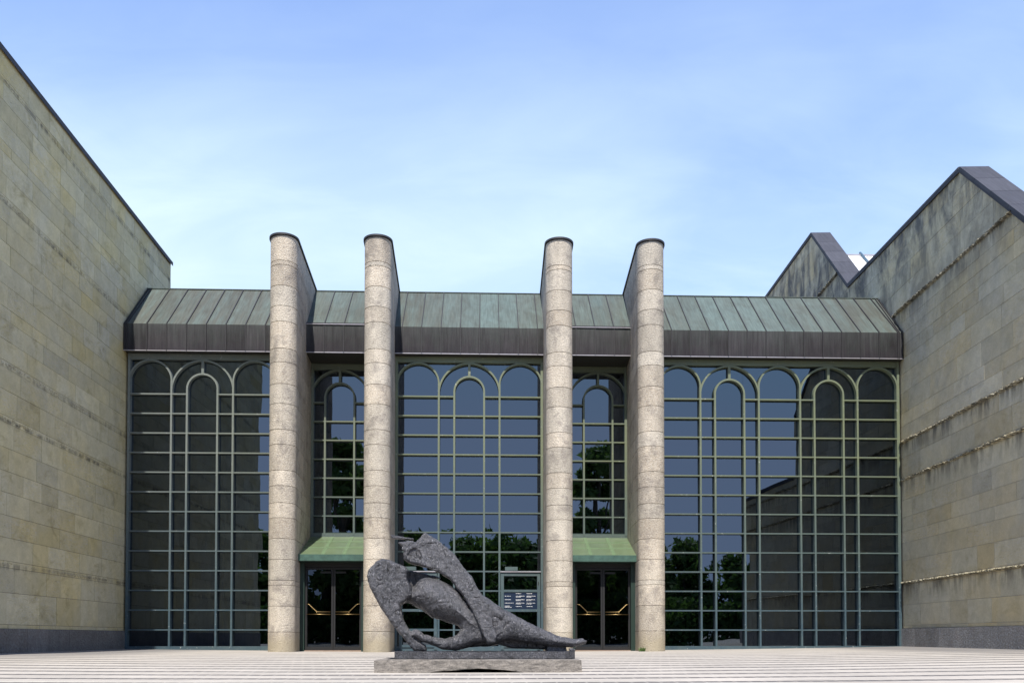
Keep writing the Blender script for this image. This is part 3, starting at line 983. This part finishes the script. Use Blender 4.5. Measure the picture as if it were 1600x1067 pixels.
UN = 1 / 4.1526 / F * 11.85          # metres per sheet unit
VX = .0085
x_lo, z_lo = PX(190 - 150, 870); x_hi, z_hi = PX(1505, 75)
z_lo -= .03
gx = np.arange(x_lo - .02, x_hi + .02, VX); gy = np.arange(11.42, 12.32, VX); gzz = np.arange(z_lo, z_hi + .03, VX)
GX, GZ = np.meshgrid(gx, gzz, indexing='ij')


def poly_sdf(P):
    d = np.full(GX.shape, 1e9); inside = np.zeros(GX.shape, bool)
    n = len(P)
    for i in range(n):
        a, b = P[i], P[(i + 1) % n]
        ex, ez = b - a
        wx, wz = GX - a[0], GZ - a[1]
        t = np.clip((wx * ex + wz * ez) / (ex * ex + ez * ez + 1e-12), 0, 1)
        d = np.minimum(d, (wx - ex * t) ** 2 + (wz - ez * t) ** 2)
        c = (a[1] > GZ) != (b[1] > GZ)
        with np.errstate(divide='ignore', invalid='ignore'):
            inside ^= c & (GX < (b[0] - a[0]) * (GZ - a[1]) / (b[1] - a[1] + 1e-12) + a[0])
    d = np.sqrt(d)
    return np.where(inside, -d, d)


Y3 = gy[None, :, None]


def slab_sdf(pl, y0, h, r):
    """rounded extrusion; y0 and h may be 2-D arrays"""
    d2 = poly_sdf(PP(pl))
    y0 = y0 if hasattr(y0, 'shape') else np.full(GX.shape, y0)
    h = h if hasattr(h, 'shape') else np.full(GX.shape, h)
    q = np.abs(Y3 - y0[:, None, :]) - h[:, None, :]
    a = d2[:, None, :] + r; b = q + r
    return np.sqrt(np.maximum(a, 0) ** 2 + np.maximum(b, 0) ** 2) + np.minimum(np.maximum(a, b), 0) - r


def chain_sdf(pts, sy=1.):
    """pts: (u, v, Y, radius in sheet units)"""
    out = None
    P = [(*PX(u, v), y, rr * UN) for u, v, y, rr in pts]
    X3, Z3 = GX[:, None, :], GZ[:, None, :]
    for a, b in zip(P, P[1:]):
        ex, ez, ey = b[0] - a[0], b[1] - a[1], (b[2] - a[2])
        t = np.clip(((X3 - a[0]) * ex + (Z3 - a[1]) * ez + (Y3 - a[2]) * ey) / (ex * ex + ez * ez + ey * ey), 0, 1)
        d = np.sqrt((X3 - a[0] - ex * t) ** 2 + (Z3 - a[1] - ez * t) ** 2 + ((Y3 - a[2] - ey * t) * sy) ** 2) - (a[3] + (b[3] - a[3]) * t)
        out = d if out is None else np.minimum(out, d)
    return out


def smin(a, b, k):
    h = np.clip(.5 + .5 * (b - a) / k, 0, 1)
    return b + (a - b) * h - k * h * (1 - h)


def lin(u0, v0, val0, u1, v1, val1):
    a = np.array(PX(u0, v0)); b = np.array(PX(u1, v1)); e = b - a
    t = np.clip(((GX - a[0]) * e[0] + (GZ - a[1]) * e[1]) / (e @ e), 0, 1)
    return val0 + (val1 - val0) * t


body = [(270, 552), (300, 530), (325, 462), (350, 440), (375, 410), (410, 388), (460, 383), (530, 398), (590, 428), (650, 478), (705, 548), (745, 610), (800, 720), (720, 720), (655, 692), (560, 662), (480, 640), (400, 585), (340, 555)]
D = slab_sdf(body, 11.88, lin(300, 500, .15, 500, 520, .30), .27)
web = [(655, 690), (668, 715), (640, 758), (590, 780), (600, 838), (650, 845), (710, 812), (830, 790), (850, 760), (820, 650), (740, 590), (690, 600)]
D = smin(D, slab_sdf(web, 11.82, .15, .08), .04)
wedge = [(165, 270), (120, 287), (72, 340), (68, 375), (85, 440), (118, 510), (148, 570), (198, 640), (255, 720), (322, 800), (362, 852), (440, 852), (437, 822), (392, 795), (352, 750), (312, 700), (287, 650), (275, 600), (272, 560), (292, 548), (345, 500), (345, 450), (324, 415), (318, 380), (325, 340), (300, 315), (245, 290), (210, 272)]
D = smin(D, slab_sdf(wedge, lin(150, 300, 11.86, 380, 820, 11.80), lin(150, 350, .17, 400, 840, .075), .04), .03)
limb = [(790, 495), (840, 520), (940, 590), (1060, 655), (1200, 722), (1290, 762), (1400, 778), (1450, 770), (1488, 790), (1472, 815), (1400, 838), (1290, 828), (1200, 818), (1060, 792), (980, 780), (935, 790), (890, 800), (850, 780), (800, 720), (760, 640), (770, 560)]
D = smin(D, slab_sdf(limb, 11.84, lin(850, 700, .19, 1450, 800, .055), .11), .03)
arm = [(380, 745, 11.74, 27), (415, 772, 11.74, 20), (480, 792, 11.75, 25), (560, 812, 11.77, 31), (625, 812, 11.78, 40), (700, 780, 11.80, 50)]
D = smin(D, chain_sdf(arm), .03)
neck = [(432, 90), (490, 130), (570, 185), (622, 235), (658, 290), (700, 345), (735, 385), (762, 440), (800, 500), (832, 570), (860, 640), (873, 700), (895, 765), (885, 800), (842, 808), (822, 770), (790, 700), (750, 620), (720, 556), (682, 498), (640, 445), (590, 388), (530, 352), (470, 322), (400, 300), (335, 285), (300, 262), (300, 225), (330, 190), (368, 165), (395, 130)]
ny0 = lin(430, 90, 11.95, 860, 780, 11.66)
N = slab_sdf(neck, ny0, lin(430, 120, .13, 860, 780, .085), .03)
# shadow gap between neck and body
cut = chain_sdf([(500, 352, 11.62, 12), (590, 402, 11.62, 9), (650, 470, 11.60, 10), (700, 545, 11.58, 9), (745, 630, 11.56, 9), (785, 705, 11.54, 10), (818, 768, 11.52, 10)], .28)
D = np.maximum(D, -cut)
D = smin(D, N, .012)
shard = [(262, 158), (310, 150), (352, 148), (385, 170), (378, 200), (345, 225), (330, 262), (352, 285), (318, 268), (295, 232), (303, 220), (285, 195), (292, 182)]
D = smin(D, slab_sdf(shard, 11.86, .07, .02), .012)
hollow = slab_sdf([(314, 238), (335, 204), (360, 190), (398, 202), (416, 238), (408, 270), (374, 266), (334, 260)], 11.74, .075, .02)
D = np.maximum(D, -hollow)
D = smin(D, slab_sdf([(640, 800), (900, 775), (1220, 812), (1218, 842), (1000, 836), (905, 812), (830, 824), (720, 828), (640, 852)], 12.0, .10, .03), .02)
blade = slab_sdf([(203, 100), (225, 103), (290, 116), (357, 124), (356, 131), (290, 128), (235, 126), (212, 122)], 11.95, .05, .008)
brace = chain_sdf([(300, 124, 11.95, 7), (345, 165, 11.90, 9)])
D = smin(D, slab_sdf([(318, 335), (380, 345), (470, 360), (540, 382), (470, 386), (400, 400), (370, 430), (345, 450), (320, 440)], 12.02, .035, .02), .02)
D = np.minimum(D, slab_sdf([(1225, 800), (1345, 800), (1350, 870), (1225, 870)], 11.95, .10, .01))
slit = chain_sdf([(1148, 738, 11.66, 7), (1200, 752, 11.68, 6), (1255, 762, 11.70, 3)], .25)
D = np.maximum(D, -slit)
D = np.minimum(D, chain_sdf([(1375, 850, 11.76, 11), (1392, 852, 11.76, 10)]))

rg = np.random.default_rng(11)


def vnoise(shape, cell, stretch=(1, 1, 1)):
    n = [int(s_ * VX / (cell * st)) + 3 for s_, st in zip(shape, stretch)]
    L = rg.uniform(-1, 1, n).astype(np.float32)
    c = [np.arange(s_) * VX / (cell * st) for s_, st in zip(shape, stretch)]
    i = [x.astype(int) for x in c]; f = [(x - k) for x, k in zip(c, i)]
    f = [x * x * (3 - 2 * x) for x in f]
    out = 0
    for a in (0, 1):
        wa = f[0] if a else 1 - f[0]
        for b in (0, 1):
            wb = f[1] if b else 1 - f[1]
            for d in (0, 1):
                wd = f[2] if d else 1 - f[2]
                out = out + L[np.ix_(i[0] + a, i[1] + b, i[2] + d)] * (wa[:, None, None] * wb[None, :, None] * wd[None, None, :])
    return out


D = D.astype(np.float32)
D += .008 * vnoise(D.shape, .15) + .0045 * vnoise(D.shape, .055) + .0035 * vnoise(D.shape, .026)
rn = 1 - np.abs(vnoise(D.shape, .085))
D += .016 * np.clip(rn - .86, 0, 1) / .14 * np.clip(vnoise(D.shape, .2) + .35, 0, 1)
D -= .006 * np.abs(vnoise(D.shape, .04))
D -= .006
D = np.minimum(D, np.minimum(blade, brace).astype(np.float32) + .002 * vnoise(D.shape, .03))
D[0], D[-1] = 1, 1; D[:, 0], D[:, -1] = 1, 1; D[:, :, 0], D[:, :, -1] = 1, 1


def surface_nets(D, ox, oy, oz, h):
    s = D < 0
    nx, ny, nz = D.shape
    cnt = np.zeros((nx - 1, ny - 1, nz - 1), int); acc = np.zeros((nx - 1, ny - 1, nz - 1, 3)); num = np.zeros((nx - 1, ny - 1, nz - 1))
    offs = [(i, j, k) for i in (0, 1) for j in (0, 1) for k in (0, 1)]
    def sl(o): return D[o[0]:nx - 1 + o[0], o[1]:ny - 1 + o[1], o[2]:nz - 1 + o[2]]
    for a in offs:
        for ax in range(3):
            if a[ax] == 1: continue
            b = list(a); b[ax] = 1
            A, B = sl(a), sl(b)
            m = (A < 0) != (B < 0)
            with np.errstate(divide='ignore', invalid='ignore'):
                t = np.where(m, A / (A - B), 0)
            num += m
            for q in range(3):
                acc[..., q] += np.where(m, a[q] + (t if q == ax else 0), 0)
    act = num > 0
    idx = -np.ones(act.shape, int); idx[act] = np.arange(act.sum())
    ijk = np.argwhere(act)
    v = (ijk + acc[act] / num[act][:, None]) * h + np.array([ox, oy, oz])
    faces = []
    for ax in range(3):
        A = [slice(1, -1)] * 3; A[ax] = slice(0, -1)
        B = [slice(1, -1)] * 3; B[ax] = slice(1, None)
        m = s[tuple(A)] != s[tuple(B)]
        w = np.argwhere(m)
        w = w + np.array([0 if q == ax else 1 for q in range(3)])
        sg = s[tuple(w.T)]
        u_, v_ = [(1, 2), (2, 0), (0, 1)][ax]
        def sh(du, dv):
            k = w.copy(); k[:, u_] -= du; k[:, v_] -= dv
            return idx[tuple(k.T)]
        q = np.stack([sh(0, 0), sh(1, 0), sh(1, 1), sh(0, 1)], 1)
        q[~sg] = q[~sg][:, ::-1]
        faces.append(q)
    return v, np.concatenate(faces)


v, f = surface_nets(D, gx[0], gy[0], gzz[0], VX)
scu = thing('bronze_sculpture', 'rough dark bronze of abstract leaning and outstretched forms on a long low plate', 'sculpture', (-.3, 11.8, .05))
OSC = (-.3, 11.8, .05)
me = bpy.data.meshes.new('figure')
me.from_pydata((v - np.array(OSC)).tolist(), [], f.tolist())
me.polygons.foreach_set('use_smooth', [True] * len(me.polygons))
me.materials.append(M_bronze)
fo = bpy.data.objects.new('figure', me); sc.collection.objects.link(fo); fo.parent = scu
# base plate with a mitred right end
def zx(u, v, Y): return PX(u, v, Y)
xa, zt = PX(232, 863, 11.42); xb, _ = PX(1345, 863, 11.42); xc, zb_ = PX(1402, 906, 11.42)
xd, _ = PX(1420, 880, 11.6)


def rough_slab(mb, outline, z0, z1, n_sub=.06, amp=.006, seed=1, bottom=None):
    """outline in x, y; edges subdivided and nudged so that arrises are not ruler-straight"""
    rs = random.Random(seed); P = []
    for (a, b) in zip(outline, outline[1:] + outline[:1]):
        L = math.hypot(b[0] - a[0], b[1] - a[1]); n = max(1, int(L / n_sub))
        for i in range(n): P.append((a[0] + (b[0] - a[0]) * i / n, a[1] + (b[1] - a[1]) * i / n))
    lo = [(x + rs.uniform(-amp, amp), y + rs.uniform(-amp, amp), (z0 if bottom is None else bottom(x, y)) + rs.uniform(-amp, amp) * .5) for x, y in P]
    hi = [(x + rs.uniform(-amp, amp), y + rs.uniform(-amp, amp), z1 + rs.uniform(-amp, amp) * .5) for x, y in P]
    mb.prism(hi, lo)


mb = MB()
rough_slab(mb, [(xa, 11.42), (xc - .13, 11.42), (xc + .03, 11.60), (xc + .03, 12.25), (xa - .01, 12.25)], zb_, zt, .05, .006, 2)
mb.build('base_plate', M_bronze, scu, OSC)
x0, z1 = PX(103, 917, 11.0); x1, z0 = PX(1449, 996, 11.0)
def wavy(x, y):
    t = (x - x0) / (x1 - x0)
    if y > 11.2: return z0
    return z0 + .052 * max(0, math.sin(math.pi * min(1, max(0, (t - .26) / .46)))) ** .7
mb = MB()
rough_slab(mb, [(x0, 11.0), (x1, 11.0), (x1 + .01, 12.4), (x0 + .02, 12.4)], z0 - .01, z1, .05, .005, 4, wavy)
rough = mb.build('stone_slab', M_slab)
tag(rough, 'long weathered grey slab under the bronze, its lower edge worn into a curve', 'plinth')
# packing strips between slab and plate
mb = MB()
mb.box(xa - .1, xc - .02, 11.50, 12.35, z1 + .001, zb_ - .004)
pk = mb.build('packing_board', M_black, scu, OSC)

# weed at the foot of the right-hand pier
rs = random.Random(3)
mb = MB()
for i in range(70):
    x, y = 4.20 + rs.uniform(-.09, .06), 22.0 + rs.uniform(-.1, .05)
    a = rs.uniform(0, 6.28); l = rs.uniform(.03, .12)
    z = gz(x, y)
    dx, dy = math.cos(a) * l * .5, math.sin(a) * l * .5
    mb.poly([(x - .006, y, z), (x + .006, y, z), (x + dx + .012, y + dy, z + l * .8), (x + dx, y + dy, z + l)])
w = mb.build('weed', M_leaf[1], fix=False)
tag(w, 'small tuft of green weed growing at the foot of the rightmost pier', 'plant')

# ------------------------------------------------------------------ trees behind the viewer (seen mirrored in the glass)
def crown_mesh(name, H, Rr, n, seed, mat):
    r = np.random.default_rng(seed)
    cl = []
    for i in range(60):
        t = r.uniform(.06, 1.); a = r.uniform(0, 2 * math.pi)
        rad = Rr * math.sin(math.pi * min(1, .12 + t * .86)) ** .6 * r.uniform(.35, .85)
        cl.append((rad * math.cos(a), rad * math.sin(a), H * t * .93, r.uniform(.5, 1.) * Rr * .36))
    verts, faces = [], []
    for i in range(n):
        cx_, cy_, cz_, cr_ = cl[r.integers(len(cl))]
        d = r.normal(size=3); d /= np.linalg.norm(d)
        p = np.array([cx_, cy_, cz_]) + d * cr_ * r.uniform(.55, 1.05) * np.array([1, 1, .8])
        a = r.normal(size=3); a /= np.linalg.norm(a); b = np.cross(a, d); b /= (np.linalg.norm(b) + 1e-6)
        s_ = r.uniform(.2, .42)
        k = len(verts)
        verts += [tuple(p - a * s_ - b * s_ * .5), tuple(p + b * s_ * .6), tuple(p + a * s_), tuple(p - b * s_ * .5)]
        faces.append((k, k + 1, k + 2, k + 3))
    me = bpy.data.meshes.new(name); me.from_pydata(verts, [], faces); me.materials.append(mat)
    return me, cl


protos = []
for i, (H, Rr, n) in enumerate(((9.4, 4.2, 8500), (17.5, 3.4, 9000), (8.6, 4.1, 7500))):
    me, cl = crown_mesh('crown', H, Rr, n, 50 + i, M_leaf[i])
    tb = MB()
    tb.tube([(0, 0, -.5), (.05, 0, H * .2), (-.1, .1, H * .5), (0, 0, H * .85)], [H * .028, H * .022, H * .014, H * .004], 9)
    for c in cl[:10]:
        z = c[2] * .6 + .6
        tb.tube([(0, 0, z), (c[0] * .6, c[1] * .6, (z + c[2]) / 2), (c[0], c[1], c[2])], [H * .008, H * .005, .02], 6)
    protos.append((me, tb))
spots = [(-34, -25, 0), (-27, -21, 2), (-20, -24, 0), (-12.3, -19.5, 1), (-8.2, -25, 2), (-6, -20, 0), (-1.2, -24, 0), (3.2, -20, 2), (7.0, -25, 0), (9.4, -19.5, 1), (17, -23, 0), (22, -20, 2), (28, -24, 0), (35, -21, 0), (-23, -30, 2), (14, -29, 0), (2, -30, 0), (-10, -31, 0)]
names = ['bushy', 'tall slender', 'low round']
tr_me = {}
for i, (x, y, k) in enumerate(spots):
    t = thing('broadleaf_tree', '%s broadleaf tree behind the viewer, number %s from the left of the row facing the museum' % (names[k], ''), 'tree', (x, y, gz(x, y)), 'trees facing the museum across the plaza')
    t['label'] = '%s green tree across the plaza, seen only mirrored in the glass' % names[k]
    if k == 1:
        t['label'] = 'tall slender green tree mirrored in the narrow window above the %s entrance' % ('left' if x < 0 else 'right')
    t.rotation_euler.z = rnd(0, 6.28); s_ = rnd(.92, 1.08); t.scale = (s_, s_, s_)
    me, tb = protos[k]
    c = bpy.data.objects.new('crown', me); sc.collection.objects.link(c); c.parent = t
    if k not in tr_me:
        o = tb.build('trunk', M_bark, t, smooth=True); tr_me[k] = o.data
    else:
        o = bpy.data.objects.new('trunk', tr_me[k]); sc.collection.objects.link(o); o.parent = t
# clipped hedge at their feet
mb = MB(); r = np.random.default_rng(3)
for i in range(22000):
    p = np.array([r.uniform(-40, 40), r.uniform(-18.5, -16.8), r.uniform(-.2, 3.2)]) 
    a = r.normal(size=3); a /= np.linalg.norm(a); b = np.cross(a, r.normal(size=3)); b /= np.linalg.norm(b); s_ = r.uniform(.15, .3)
    mb.poly([p - a * s_, p + b * s_ * .6, p + a * s_, p - b * s_ * .6])
tag(mb.build('hedge', M_leaf[2], fix=False), 'long dark hedge across the plaza, seen only mirrored in the glass', 'hedge')
